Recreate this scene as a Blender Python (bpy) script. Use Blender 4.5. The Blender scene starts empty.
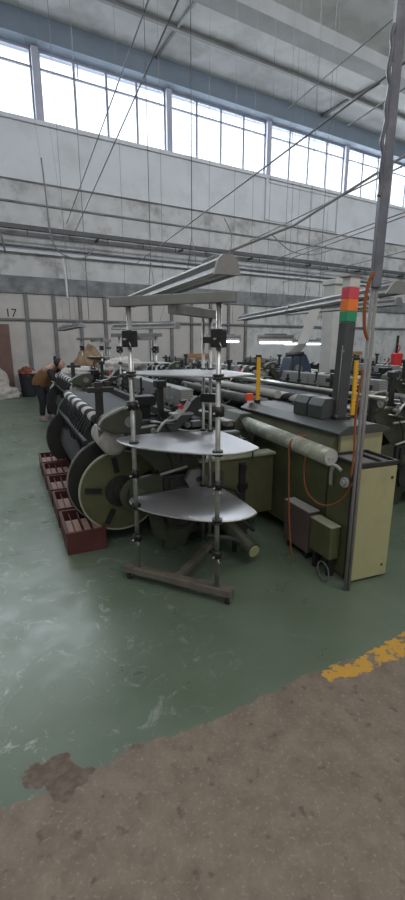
import bpy, bmesh, math, random
from mathutils import Vector, Matrix
random.seed(7)
R = math.radians
S = bpy.context.scene
C = S.collection
# ------------------------------------------------------------ camera
cam = bpy.data.objects.new('camera', bpy.data.cameras.new('camera')); C.objects.link(cam)
cam.location = (0, 0, 1.6)
PITCH = math.atan(107/430)
cam.rotation_euler = (math.pi/2 - PITCH, 0, 0)
cam.data.sensor_fit = 'VERTICAL'; cam.data.sensor_height = 36; cam.data.lens = 36*430/900
cam.data.clip_end = 200; cam.data.clip_start = 0.05
S.camera = cam
# ------------------------------------------------------------ world, light, exposure
w = bpy.data.worlds.new('world'); S.world = w; w.use_nodes = True
w.node_tree.nodes['Background'].inputs[0].default_value = (0.86, 0.93, 1.0, 1)
w.node_tree.nodes['Background'].inputs[1].default_value = 2.0
S.view_settings.view_transform = 'Standard'; S.view_settings.look = 'None'
S.view_settings.gamma = 1; S.view_settings.use_curve_mapping = False
S.view_settings.exposure = 0.0
BROT = R(30); MROT = R(24)
def bw(s, d, z): return Vector((math.cos(BROT)*s - math.sin(BROT)*d, math.sin(BROT)*s + math.cos(BROT)*d, z))
def mw(x, y, z=0): return Vector((math.cos(MROT)*x - math.sin(MROT)*y, math.sin(MROT)*x + math.cos(MROT)*y, z))
def area(name, loc, target, sx, sy, power, col=(1, 1, 1)):
    l = bpy.data.lights.new(name, 'AREA'); l.shape = 'RECTANGLE'; l.size = sx; l.size_y = sy; l.energy = power; l.color = col
    o = bpy.data.objects.new(name, l); C.objects.link(o); o.location = loc
    d = (Vector(target) - Vector(loc)).normalized()
    zx = Vector((math.cos(BROT), math.sin(BROT), 0)); y = (-d).cross(zx).normalized(); x = y.cross(-d).normalized()
    o.matrix_world = Matrix.Translation(loc) @ Matrix((x, y, -d)).transposed().to_4x4()
    return o
# daylight: sky outside this bay's clerestory, then three added fill lights out of view
area('daylight_clerestory', bw(12, 16.0, 9.2), bw(11, 4, 0), 30, 2.4, 4600, (0.84, 0.92, 1.0))
area('fill_back_wall', bw(11, 2.7, 8.6), bw(11, 14.7, 7.4), 26, 1.7, 860, (0.93, 0.96, 1.0))  # added fill for the far wall and ceiling; its glazing is made up
area('fill_overhead', bw(0.8, -1.6, 7.22), bw(0.8, -1.2, 0), 9, 1.6, 250, (1.0, 0.975, 0.93))  # added fill above the foreground floor; the slab has no opening
area('fill_rear', bw(3, -6.7, 4.0), bw(3, 4, 0.5), 12, 2.0, 110, (1.0, 0.97, 0.92))  # added fill from behind the camera; that wall has no windows

# ------------------------------------------------------------ materials
def mat(name, col, rough=0.6, metal=0.0, var=0.12, scale=6.0, bump=0.0, dirt=None, dirt_amt=0.0, dirt_scale=2.0, emit=None, stripes=None):
    m = bpy.data.materials.new(name); m.use_nodes = True
    nt = m.node_tree; N = nt.nodes; L = nt.links; b = N['Principled BSDF']
    b.inputs['Roughness'].default_value = rough; b.inputs['Metallic'].default_value = metal
    tc = N.new('ShaderNodeTexCoord')
    no = N.new('ShaderNodeTexNoise'); no.inputs['Scale'].default_value = scale; no.inputs['Detail'].default_value = 5
    L.new(tc.outputs['Object'], no.inputs['Vector'])
    r = N.new('ShaderNodeValToRGB')
    r.color_ramp.elements[0].position = 0.3; r.color_ramp.elements[1].position = 0.7
    r.color_ramp.elements[0].color = tuple(max(0, c*(1-var)) for c in col) + (1,)
    r.color_ramp.elements[1].color = tuple(min(1, c*(1+var)) for c in col) + (1,)
    L.new(no.outputs['Fac'], r.inputs['Fac'])
    out = r.outputs['Color']
    if stripes:
        wv = N.new('ShaderNodeTexWave'); wv.bands_direction = stripes[0]; wv.inputs['Scale'].default_value = stripes[1]; wv.inputs['Distortion'].default_value = stripes[3]
        L.new(tc.outputs['Object'], wv.inputs['Vector'])
        rr = N.new('ShaderNodeValToRGB'); rr.color_ramp.elements[0].position = 0.42; rr.color_ramp.elements[1].position = 0.58
        L.new(wv.outputs['Fac'], rr.inputs['Fac'])
        mx = N.new('ShaderNodeMixRGB'); mx.inputs[2].default_value = tuple(stripes[2]) + (1,)
        L.new(rr.outputs['Color'], mx.inputs[0]); L.new(out, mx.inputs[1]); out = mx.outputs[0]
    if dirt:
        n2 = N.new('ShaderNodeTexNoise'); n2.inputs['Scale'].default_value = dirt_scale; n2.inputs['Detail'].default_value = 8; n2.inputs['Roughness'].default_value = 0.65
        L.new(tc.outputs['Object'], n2.inputs['Vector'])
        r2 = N.new('ShaderNodeValToRGB'); r2.color_ramp.elements[0].position = 0.5; r2.color_ramp.elements[1].position = 0.72
        r2.color_ramp.elements[1].color = (dirt_amt,)*3 + (1,)
        L.new(n2.outputs['Fac'], r2.inputs['Fac'])
        mx = N.new('ShaderNodeMixRGB'); mx.inputs[2].default_value = tuple(dirt) + (1,)
        L.new(r2.outputs['Color'], mx.inputs[0]); L.new(out, mx.inputs[1]); out = mx.outputs[0]
    L.new(out, b.inputs['Base Color'])
    if bump:
        bp = N.new('ShaderNodeBump'); bp.inputs['Strength'].default_value = bump; bp.inputs['Distance'].default_value = 0.02
        L.new(no.outputs['Fac'], bp.inputs['Height']); L.new(bp.outputs['Normal'], b.inputs['Normal'])
    if emit:
        b.inputs['Emission Color'].default_value = tuple(emit[0]) + (1,); b.inputs['Emission Strength'].default_value = emit[1]
    return m
M = {}
M['wall'] = mat('wall_plaster', (.58, .59, .61), .85, 0, .04, 1.2, .1, (.36, .35, .35), .4, 0.8)
M['wall_low'] = mat('wall_plaster_low', (.50, .495, .49), .85, 0, .1, 2.5, .15, (.17, .16, .15), .8, 1.4)
M['band'] = mat('concrete_band', (.20, .205, .21), .9, 0, .25, 3, .2, (.07, .07, .07), .7, 2.5)
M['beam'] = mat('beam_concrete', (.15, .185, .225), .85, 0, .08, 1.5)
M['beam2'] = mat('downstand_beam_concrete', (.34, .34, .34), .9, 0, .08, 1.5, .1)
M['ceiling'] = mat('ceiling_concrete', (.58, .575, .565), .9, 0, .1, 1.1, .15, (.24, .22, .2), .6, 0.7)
M['panel'] = mat('wall_panel_board', (.46, .43, .405), .7, 0, .06, 1.5, 0, (.28, .25, .24), .5, 1.2)
M['post'] = mat('panel_post_paint', (.15, .15, .15), .6, 0, .2, 4)
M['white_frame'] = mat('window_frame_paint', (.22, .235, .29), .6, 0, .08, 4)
M['pillar_paint'] = mat('window_pillar_paint', (.36, .37, .43), .7, 0, .08, 3)
M['door'] = mat('door_brown_paint', (.14, .075, .06), .6, 0, .15, 4)
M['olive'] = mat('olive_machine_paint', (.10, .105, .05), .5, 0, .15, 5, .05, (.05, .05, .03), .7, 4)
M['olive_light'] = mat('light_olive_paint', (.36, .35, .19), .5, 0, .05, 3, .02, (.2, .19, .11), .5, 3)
M['olive_dull'] = mat('dull_green_paint', (.05, .056, .036), .55, 0, .2, 5, .05, (.03, .03, .02), .8, 3)
M['edge'] = mat('pale_green_edge', (.36, .39, .28), .5, 0, .15, 8, 0, (.15, .12, .08), .7, 8)
M['dark'] = mat('dark_machine_iron', (.020, .021, .019), .6, 0, .3, 12, .1)
M['darkgrey'] = mat('dark_grey_paint', (.055, .06, .058), .5, 0, .15, 6, .03)
M['grey'] = mat('grey_machine_paint', (.20, .205, .20), .5, 0, .15, 6, .03, (.09, .09, .08), .6, 5)
M['lightgrey'] = mat('light_grey_paint', (.42, .42, .41), .5, 0, .1, 6, .02, (.2, .2, .19), .5, 6)
M['steel'] = mat('worn_steel', (.50, .50, .48), .35, .85, .15, 9, .03, (.2, .18, .15), .6, 10)
M['galv'] = mat('galvanised_bar', (.25, .25, .24), .5, .35, .15, 9, .05, (.2, .19, .17), .7, 7)
M['shelf'] = mat('sheet_steel_shelf', (.40, .40, .42), .33, .5, .06, 4, .02, (.3, .3, .3), .5, 5)
M['wornwood'] = mat('worn_brown_bar', (.13, .115, .09), .7, 0, .3, 10, .1)
M['black'] = mat('black_plastic', (.012, .012, .013), .45, 0, .2, 10)
M['rubber'] = mat('black_rubber', (.016, .016, .016), .75, 0, .2, 10)
M['whiteyarn'] = mat('white_yarn', (.62, .60, .56), .9, 0, .08, 14, .2)
M['spiral'] = mat('striped_roller', (.60, .59, .56), .7, 0, .08, 10, .1, stripes=('DIAGONAL', 1.9, (.03, .03, .035), 0.4))
M['warp'] = mat('dark_warp_sheet', (.075, .08, .085), .8, 0, .15, 3, 0, stripes=('X', 34, (.045, .048, .05), 0.3))
M['yarn'] = mat('dark_wound_yarn', (.05, .052, .055), .85, 0, .2, 8, .1, stripes=('Y', 30, (.03, .03, .033), 0.3))
M['cloth'] = mat('pale_cloth', (.46, .43, .40), .9, 0, .12, 7, .3, (.16, .12, .10), .75, 6)
M['tan'] = mat('tan_cloth', (.26, .18, .11), .9, 0, .12, 7, .2)
M['cover'] = mat('ribbed_grey_cover', (.30, .30, .29), .55, 0, .06, 5, .1, stripes=('Z', 14, (.22, .22, .215), 0.1))
M['tube'] = mat('chalky_green_tube', (.26, .28, .22), .45, .1, .12, 10, .05, (.62, .62, .56), .9, 14)
M['crate'] = mat('brick_red_crate', (.085, .022, .018), .65, 0, .2, 7, .05)
M['crate_rim'] = mat('worn_crate_rim', (.30, .19, .16), .75, 0, .2, 12)
M['pinkgrey'] = mat('pinkish_box_paint', (.13, .095, .085), .5, 0, .12, 5, 0, (.07, .05, .045), .5, 4)
M['red'] = mat('red_plastic', (.60, .03, .035), .45, 0, .05, 5)
M['redorange'] = mat('red_orange_plastic', (.85, .09, .03), .45, 0, .05, 5)
M['orange'] = mat('orange_plastic', (.85, .20, .03), .45, 0, .05, 5)
M['pinkred'] = mat('pink_red_lens', (.66, .06, .09), .4, 0, .05, 5)
M['green'] = mat('green_lens', (.02, .28, .13), .4, 0, .05, 5)
M['strap'] = mat('orange_strap', (.26, .075, .02), .8, 0, .15, 12)
M['yellow'] = mat('yellow_paint', (.80, .42, .02), .5, 0, .08, 8)
M['whiteplastic'] = mat('white_plastic', (.60, .60, .58), .5, 0, .04, 6)
M['cable'] = mat('grey_cable', (.20, .20, .205), .6, 0, .1, 6)
M['tray'] = mat('cable_tray_steel', (.085, .085, .09), .6, .2, .15, 4)
M['conduit'] = mat('grey_conduit', (.12, .125, .15), .5, .2, .25, 7, .1, (.26, .25, .26), .7, 5)
M['conduit_light'] = mat('light_conduit', (.22, .21, .20), .6, .1, .15, 7)
M['fixture'] = mat('dusty_lamp_housing', (.23, .23, .225), .55, .1, .1, 7, .05, (.12, .12, .11), .6, 6)
M['lamp_tube'] = mat('unlit_lamp_tube', (.5, .5, .5), .3, 0, .02, 5)
M['lit'] = mat('lit_lamp_tube', (.9, .95, 1), .3, 0, 0, 5, emit=((.9, .96, 1), 10))
M['brown_cloth'] = mat('brown_vest_cloth', (.17, .082, .034), .85, 0, .12, 9, .1)
M['navy'] = mat('dark_trousers_cloth', (.018, .02, .028), .9, 0, .2, 9, .1)
M['skin'] = mat('skin', (.42, .25, .18), .6, 0, .06, 9)
M['hair'] = mat('black_hair', (.012, .010, .010), .6, 0, .2, 20, .2)
M['shoe'] = mat('pale_shoe', (.22, .21, .2), .7, 0, .1, 9)
M['blue'] = mat('dark_blue_paint', (.035, .055, .10), .5, 0, .15, 8)
M['bin'] = mat('black_bin_plastic', (.014, .014, .017), .6, 0, .2, 6)
M['rag'] = mat('rust_red_rags', (.20, .06, .035), .9, 0, .3, 9, .3)
M['wood'] = mat('brown_board', (.32, .17, .08), .7, 0, .15, 6)
M['pillar'] = mat('white_painted_pillar', (.50, .49, .46), .8, 0, .06, 4, .05)
M['fabric_white'] = mat('white_fabric_web', (.60, .60, .58), .85, 0, .05, 6)
# glass
g = bpy.data.materials.new('window_glass'); g.use_nodes = True; nt = g.node_tree; nt.nodes.clear()
o_ = nt.nodes.new('ShaderNodeOutputMaterial'); mxs = nt.nodes.new('ShaderNodeMixShader'); mxs.inputs[0].default_value = .08
tr = nt.nodes.new('ShaderNodeBsdfTransparent'); gl = nt.nodes.new('ShaderNodeBsdfGlossy'); gl.inputs['Roughness'].default_value = .1
nt.links.new(tr.outputs[0], mxs.inputs[1]); nt.links.new(gl.outputs[0], mxs.inputs[2]); nt.links.new(mxs.outputs[0], o_.inputs[0])
M['glass'] = g
# floor: green paint over concrete, worn edge, yellow line remnants
def floor_mat():
    m = bpy.data.materials.new('green_floor_paint_and_concrete'); m.use_nodes = True
    nt = m.node_tree; N = nt.nodes; L = nt.links; b = N['Principled BSDF']
    tc = N.new('ShaderNodeTexCoord'); sp = N.new('ShaderNodeSeparateXYZ'); L.new(tc.outputs['Object'], sp.inputs[0])
    def math_(op, a, bb=None, clamp=False):
        n = N.new('ShaderNodeMath'); n.operation = op; n.use_clamp = clamp
        for i, v in enumerate((a, bb)):
            if v is None: continue
            if isinstance(v, (int, float)): n.inputs[i].default_value = v
            else: L.new(v, n.inputs[i])
        return n.outputs[0]
    def noise(sc, det=6, ro=.6, dist=0):
        n = N.new('ShaderNodeTexNoise'); n.inputs['Scale'].default_value = sc; n.inputs['Detail'].default_value = det
        n.inputs['Roughness'].default_value = ro; n.inputs['Distortion'].default_value = dist
        L.new(tc.outputs['Object'], n.inputs['Vector']); return n.outputs['Fac']
    def ramp(f, p0, c0, p1, c1):
        n = N.new('ShaderNodeValToRGB'); e = n.color_ramp.elements; e[0].position = p0; e[1].position = p1
        e[0].color = tuple(c0)+(1,) if len(c0) == 3 else c0; e[1].color = tuple(c1)+(1,); L.new(f, n.inputs[0]); return n.outputs[0]
    def mix(f, a, bb):
        n = N.new('ShaderNodeMixRGB')
        if isinstance(f, float): n.inputs[0].default_value = f
        else: L.new(f, n.inputs[0])
        for i, v in ((1, a), (2, bb)):
            if isinstance(v, tuple): n.inputs[i].default_value = v+(1,)
            else: L.new(v, n.inputs[i])
        return n.outputs[0]
    X, Y = sp.outputs['X'], sp.outputs['Y']
    # signed distance from the painted edge: through (-0.71,1.16) and (1.14,2.1); positive on the green side
    a = R(27.5); nx, ny = -math.sin(a), math.cos(a)
    d = math_('ADD', math_('MULTIPLY', X, nx), math_('MULTIPLY', Y, ny)); d = math_('SUBTRACT', d, nx*-0.71 + ny*1.155)
    t = math_('ADD', math_('MULTIPLY', X, ny), math_('MULTIPLY', Y, -nx))
    wob = math_('MULTIPLY', math_('SUBTRACT', noise(5, 8, .7), .5), .16)
    wob2 = math_('MULTIPLY', math_('SUBTRACT', noise(1.6, 2, .5), .5), .12)
    dd = math_('ADD', math_('ADD', d, wob), wob2)
    # bare patch bitten into the paint
    px = math_('SUBTRACT', X, -0.545); py = math_('SUBTRACT', Y, 1.29)
    r2 = math_('SQRT', math_('ADD', math_('MULTIPLY', math_('MULTIPLY', px, px), .7), math_('MULTIPLY', math_('MULTIPLY', py, py), 1.6)))
    r2 = math_('ADD', math_('ADD', math_('SUBTRACT', r2, .10), math_('MULTIPLY', wob, 1.3)), math_('MULTIPLY', math_('SUBTRACT', noise(9, 1, .5), .5), .16))
    dm = math_('MINIMUM', dd, r2)
    green_mask = ramp(dm, .0, (0, 0, 0), .006, (1, 1, 1))
    patch = ramp(r2, -.02, (1, 1, 1), 0.0, (0, 0, 0))
    con = mix(ramp(noise(9, 8, .7), .35, (0, 0, 0), .7, (1, 1, 1)), (.165, .13, .10), (.255, .208, .165))
    con = mix(ramp(noise(60, 4, .7), .57, (0, 0, 0), .64, (.75, .75, .75)), con, (.30, .26, .22))
    con = mix(ramp(noise(16, 3, .5), .62, (0, 0, 0), .72, (.7, .7, .7)), con, (.085, .066, .052))
    con = mix(patch, con, mix(ramp(noise(30, 5, .6), .4, (0, 0, 0), .6, (1, 1, 1)), (.115, .088, .068), (.165, .13, .105)))
    grn = mix(ramp(noise(1.3, 6, .6), .35, (0, 0, 0), .7, (1, 1, 1)), (.105, .142, .098), (.145, .187, .138))
    gloss_speckle = noise(6, 9, .8, 1.5)
    far = ramp(math_('MULTIPLY', math_('SUBTRACT', math_('MULTIPLY', X, -1), -.3), 1.0), .0, (0, 0, 0), 1.0, (1, 1, 1))
    grn = mix(math_('MULTIPLY', ramp(gloss_speckle, .55, (0, 0, 0), .68, (.8, .8, .8)), math_('ADD', far, .12)), grn, (.42, .45, .42))  # pale speckle, denser to the left, paints the floor's gloss into the colour
    grn = mix(ramp(noise(2.1, 9, .75), .60, (0, 0, 0), .75, (.6, .6, .6)), grn, (.05, .068, .052))
    col = mix(green_mask, con, grn)
    # yellow line: band just inside the concrete, surviving only at the right and in crumbs at the left
    band = math_('MULTIPLY', math_('GREATER_THAN', dd, -.10), math_('LESS_THAN', dd, .004))
    band = math_('MULTIPLY', band, math_('GREATER_THAN', math_('ADD', t, math_('MULTIPLY', wob, 1.2)), 1.36))
    crumbs = math_('GREATER_THAN', noise(14, 8, .7), .47)
    band = math_('MULTIPLY', band, crumbs)
    b2 = math_('MULTIPLY', math_('MULTIPLY', math_('LESS_THAN', t, -.10), math_('GREATER_THAN', dd, -.03)), math_('MULTIPLY', math_('LESS_THAN', dd, .006), math_('GREATER_THAN', noise(22, 6, .7), .5)))
    col = mix(math_('ADD', band, b2, True), col, mix(noise(30), (.50, .27, .04), (.62, .36, .06)))
    L.new(col, b.inputs['Base Color'])
    rg = ramp(noise(2.5, 7, .7), .35, (.26, .26, .26), .7, (.48, .48, .48))
    rr = mix(green_mask, (.85, .85, .85), rg); L.new(rr, b.inputs['Roughness'])
    bp = N.new('ShaderNodeBump'); bp.inputs['Strength'].default_value = .35; bp.inputs['Distance'].default_value = .01
    h = math_('ADD', math_('MULTIPLY', noise(25, 8, .7), .5), math_('MULTIPLY', noise(90, 3), .4))
    hm = mix(green_mask, h, math_('MULTIPLY', noise(3, 6, .6), .8)); L.new(hm, bp.inputs['Height']); L.new(bp.outputs[0], b.inputs['Normal'])
    return m
M['floor'] = floor_mat()

# ------------------------------------------------------------ mesh building
class MB:
    def __init__(s): s.v = []; s.f = []; s.sm = []
    def add(s, vs, fs, smooth=False):
        k = len(s.v); s.v += [Vector(p) for p in vs]
        for f in fs: s.f.append([i+k for i in f]); s.sm.append(smooth)
        return s
    def box(s, x0, x1, y0, y1, z0, z1, b=0.0):
        if b <= 0:
            vs = [(x, y, z) for z in (z0, z1) for y in (y0, y1) for x in (x0, x1)]
            return s.add(vs, [(0, 2, 3, 1), (4, 5, 7, 6), (0, 1, 5, 4), (2, 6, 7, 3), (0, 4, 6, 2), (1, 3, 7, 5)])
        bm = bmesh.new(); bmesh.ops.create_cube(bm, size=1)
        for v in bm.verts: v.co = Vector(((x0+x1)/2+v.co.x*(x1-x0), (y0+y1)/2+v.co.y*(y1-y0), (z0+z1)/2+v.co.z*(z1-z0)))
        b = min(b, .45*min(x1-x0, y1-y0, z1-z0))
        bmesh.ops.bevel(bm, geom=bm.edges[:], offset=b, segments=2, affect='EDGES', profile=.5)
        bm.verts.index_update(); s.add([v.co.copy() for v in bm.verts], [[v.index for v in f.verts] for f in bm.faces]); bm.free(); return s
    def cyl(s, a, b, r, n=16, r2=None, cap=True):
        a, b = Vector(a), Vector(b); r2 = r if r2 is None else r2
        d = (b-a).normalized(); u = d.cross(Vector((0, 0, 1)) if abs(d.z) < .9 else Vector((1, 0, 0))).normalized(); w_ = d.cross(u)
        vs = [a+(u*math.cos(t)+w_*math.sin(t))*r for t in (2*math.pi*i/n for i in range(n))] + [b+(u*math.cos(t)+w_*math.sin(t))*r2 for t in (2*math.pi*i/n for i in range(n))]
        s.add(vs, [(i, i+n, (i+1) % n+n, (i+1) % n) for i in range(n)], True)
        if cap:
            k = len(s.v)-2*n; s.f.append([k+i for i in range(n)]); s.sm.append(False); s.f.append([k+n+i for i in reversed(range(n))]); s.sm.append(False)
        return s
    def lathe(s, o, ax, prof, n=32, cap=True):     # prof: (distance along axis, radius)
        o = Vector(o); d = Vector(ax).normalized(); u = d.cross(Vector((0, 0, 1)) if abs(d.z) < .9 else Vector((1, 0, 0))).normalized(); w_ = d.cross(u)
        vs = []; m = len(prof)
        for (h, r) in prof:
            for i in range(n):
                t = 2*math.pi*i/n; vs.append(o+d*h+(u*math.cos(t)+w_*math.sin(t))*max(r, 1e-4))
        fs = [(j*n+i, (j+1)*n+i, (j+1)*n+(i+1) % n, j*n+(i+1) % n) for j in range(m-1) for i in range(n)]
        s.add(vs, fs, False)
        if not cap: return s
        k = len(s.v)-m*n; s.f.append([k+i for i in range(n)]); s.sm.append(False); s.f.append([k+(m-1)*n+i for i in reversed(range(n))]); s.sm.append(False)
        return s
    def tube(s, pts, r, n=8, smooth=True):
        pts = [Vector(p) for p in pts]
        if smooth and len(pts) > 2:
            q = []
            for i in range(len(pts)-1):
                p0 = pts[max(i-1, 0)]; p1 = pts[i]; p2 = pts[i+1]; p3 = pts[min(i+2, len(pts)-1)]
                for k in range(6):
                    t = k/6; q.append(.5*((2*p1)+(-p0+p2)*t+(2*p0-5*p1+4*p2-p3)*t*t+(-p0+3*p1-3*p2+p3)*t**3))
            pts = q+[pts[-1]]
        m = len(pts); vs = []; u = None
        for i in range(m):
            d = (pts[min(i+1, m-1)]-pts[max(i-1, 0)])
            d = d.normalized() if d.length > 1e-9 else Vector((0, 0, 1))
            if u is None: u = d.cross(Vector((0, 0, 1)) if abs(d.z) < .9 else Vector((1, 0, 0))).normalized()
            else: u = (u-d*u.dot(d)).normalized()
            w_ = d.cross(u); rr = r[i*len(r)//m] if isinstance(r, (list, tuple)) else r
            for k in range(n):
                t = 2*math.pi*k/n; vs.append(pts[i]+(u*math.cos(t)+w_*math.sin(t))*rr)
        fs = [(j*n+i, (j+1)*n+i, (j+1)*n+(i+1) % n, j*n+(i+1) % n) for j in range(m-1) for i in range(n)]
        s.add(vs, fs, True); k = len(s.v)-m*n
        s.f.append([k+i for i in range(n)]); s.sm.append(False); s.f.append([k+(m-1)*n+i for i in reversed(range(n))]); s.sm.append(False)
        return s
    def prism(s, poly, ax, a, b):        # poly in the two other axes; ax 'x','y','z'
        def p(u, v, t): return {'x': (t, u, v), 'y': (u, t, v), 'z': (u, v, t)}[ax]
        n = len(poly); ar = sum(poly[i][0]*poly[(i+1) % n][1]-poly[(i+1) % n][0]*poly[i][1] for i in range(n))
        if (ar > 0) == (ax == 'y'): poly = poly[::-1]
        vs = [p(u, v, a) for u, v in poly]+[p(u, v, b) for u, v in poly]
        return s.add(vs, [list(reversed(range(n))), list(range(n, 2*n))]+[(i, (i+1) % n, (i+1) % n+n, i+n) for i in range(n)])
    def build(s, name, m, parent=None, loc=None, rz=None, bevel=0):
        me = bpy.data.meshes.new(name); me.from_pydata([tuple(v) for v in s.v], [], s.f); me.update()
        for p, q in zip(me.polygons, s.sm): p.use_smooth = q
        me.materials.append(M[m] if isinstance(m, str) else m)
        o = bpy.data.objects.new(name, me); C.objects.link(o)
        if parent: o.parent = parent
        if loc is not None: o.location = loc
        if rz is not None: o.rotation_euler = (0, 0, rz)
        if bevel:
            b = o.modifiers.new('bevel', 'BEVEL'); b.width = bevel; b.segments = 2; b.limit_method = 'ANGLE'
        return o
def thing(name, label, cat, loc=(0, 0, 0), rz=0, group=None):
    o = bpy.data.objects.new(name, None); o.empty_display_size = .1; C.objects.link(o); o.location = loc; o.rotation_euler = (0, 0, rz)
    return tag(o, label, cat, group)
def tag(o, label, cat, group=None, kind=None):
    if label: o['label'] = label
    if cat: o['category'] = cat
    if group: o['group'] = group
    if kind: o['kind'] = kind
    return o
def struct(o): o['kind'] = 'structure'; return o
def copy_tree(o, parent=None):
    c = o.copy(); C.objects.link(c); c.parent = parent
    for ch in [x for x in ALLCH(o)]: copy_tree(ch, c)
    return c
def ALLCH(o): return [x for x in list(C.objects) if x.parent == o]
def dup(o, loc, rz, label, group=None):
    c = copy_tree(o); c.location = loc; c.rotation_euler = (0, 0, rz); c['label'] = label
    if group: c['group'] = group
    return c

# ------------------------------------------------------------ the building (frame turned by 30 degrees)
D = 14.7; S0, S1, DB, ZC = -4.0, 32.0, -7.0, 10.1
def st(name, mb, m, **k): return struct(mb.build(name, m, rz=k.pop('rz', BROT), **k))
fl = MB().add([tuple(bw(S0, DB, 0)), tuple(bw(S1, DB, 0)), tuple(bw(S1, D+.3, 0)), tuple(bw(S0, D+.3, 0))], [(0, 1, 2, 3)])
st('floor', fl, 'floor', rz=0)
st('ceiling', MB().box(S0, S1, 2.4, D+.3, ZC, ZC+.2).box(S0, S1, DB, 2.4, 7.3, 7.5), 'ceiling')
st('trim_50', MB().box(S0, S1, 2.3, 2.5, 7.3, 7.73).box(S0, S1, 2.3, 2.5, 9.53, ZC), 'wall')     # unseen upstand, added to frame the back wall fill light
st('wall_back', MB().box(S0, S1, D, D+.3, 0, 6.15), 'wall_low')
st('wall_left', MB().box(S0-.3, S0, DB, D+.3, 0, ZC), 'wall')
st('wall_right', MB().box(S1, S1+.3, DB, D+.3, 0, ZC), 'wall')
st('wall_behind', MB().box(S0, S1, DB-.3, DB, 0, ZC), 'wall')
st('trim_1', MB().box(S0, S1, D-.12, D+.25, 6.15, 7.66).box(S0, S1, D-.2, D+.25, 7.62, 7.73), 'wall')          # parapet under the glazing
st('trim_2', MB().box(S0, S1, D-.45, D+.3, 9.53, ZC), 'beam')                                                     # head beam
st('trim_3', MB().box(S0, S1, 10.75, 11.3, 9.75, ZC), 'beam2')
st('trim_4', MB().box(S0, S1, 12.75, 12.85, 10.0, ZC), 'beam2')
pil = [3.07+4.1*k for k in range(-1, 8)]
for k, s_ in enumerate(pil):
    st('trim_%d' % (5+k), MB().box(s_-.095, s_+.095, D-.14, D+.2, 7.70, 9.55), 'pillar_paint')
st('trim_20', MB().box(S0, S1, D-.10, D+.02, 3.06, 3.55), 'band')
st('trim_21', MB().box(S0, S1, D-.16, D+.02, 4.2, 4.32), 'wall')
st('trim_22', MB().box(S0, S1, D-.05, D+.02, 5.55, 5.60), 'band')
for k, s_ in enumerate([11.2, 15.0]):
    st('trim_%d' % (30+k), MB().box(s_-.05, s_+.05, D-.2, D, 6.2, 7.66), 'wall')
# recessed board frame seen between two pilasters
st('trim_33', MB().box(11.3, 14.9, D-.17, D-.11, 6.2, 6.27).box(11.3, 14.9, D-.17, D-.11, 7.5, 7.56), 'wall')
# windows between the pillars
for k in range(len(pil)-1):
    a, b = pil[k]+.11, pil[k+1]-.11
    mb = MB(); y0, y1 = D-.02, D+.05
    mb.box(a, b, y0, y1, 7.72, 7.79).box(a, b, y0, y1, 9.46, 9.53).box(a, b, y0, y1, 9.06, 9.10)
    n = 4
    for i in range(n+1):
        s_ = a+(b-a)*i/n; mb.box(s_-.036, s_+.036, y0, y1, 7.75, 9.5)
    if k % 2 == 1: mb.box(a+(b-a)*.25+.1, a+(b-a)*.25+.13, y0, y1, 9.08, 9.5)
    wn = st('window_%d' % (k+1), mb, 'white_frame')
    MB().box(a, b, D+.01, D+.02, 7.76, 9.5).build('window_pane', 'glass', wn)
# boarded lower wall: panels, posts, rail
st('trim_40', MB().box(S0, 10.6, D-.04, D, 0, 3.06), 'panel')
mb = MB()
s_ = 1.42-.82*6
while s_ < 10.5:
    if not .8 < s_ < 1.7: mb.box(s_-.055, s_+.055, D-.1, D-.03, 0, 3.08)
    s_ += .82*(1 if s_ < 3 else 1)
st('trim_41', mb, 'post')
st('trim_42', MB().box(S0, S1, D-.12, D-.04, 2.27, 2.33), 'post')
st('baseboard_back', MB().box(S0, S1, D-.09, D-.03, 0, .14), 'post')
dr = st('door_1', MB().box(.75, 1.68, D-.16, D-.1, 0, 2.15, .01), 'door')
MB().cyl((.85, D-.17, 1.05), (.85, D-.21, 1.05), .02).box(.83, .95, D-.225, D-.205, 1.04, 1.06).build('door_handle', 'steel', dr)
# painted number 17 on the board above the rail
def digit_text(txt, s0, z0, size):
    cu = bpy.data.curves.new('painted_number', 'FONT'); cu.body = txt; cu.size = size; cu.extrude = .002
    tmp = bpy.data.objects.new('painted_number_outline', cu); C.objects.link(tmp); bpy.context.view_layer.update()
    me = bpy.data.meshes.new_from_object(tmp.evaluated_get(bpy.context.evaluated_depsgraph_get())); bpy.data.objects.remove(tmp)
    o = bpy.data.objects.new('painted_number', me); C.objects.link(o); me.materials.clear(); me.materials.append(M['black'])
    o.location = bw(s0, D-.047, z0); o.rotation_euler = (R(90), 0, BROT); pass
    return tag(o, 'black hand painted number 17 on a pale wall board', 'number')
digit_text('17', 1.62, 2.37, .34)
# conduits running across the ceiling from the head beam
def poly_wire(name, pts, r, m, label, cat, group=None, n=6, smooth=False):
    o = MB().tube(pts, r, n, smooth).build(name, m); return tag(o, label, cat, group)
poly_wire('ceiling_conduit', [bw(6.48, 9.0, 10.06), bw(6.6, 14.3, 10.06)], .05, 'cable', 'thick dark conduit crossing the ceiling slab, the left one of two', 'conduit')
poly_wire('ceiling_conduit', [bw(13.6, 11.32, 10.05), bw(13.5, 14.3, 10.05)], .06, 'cable', 'thick dark conduit crossing the ceiling slab, behind the top of the grey upright trunking', 'conduit')

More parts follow.
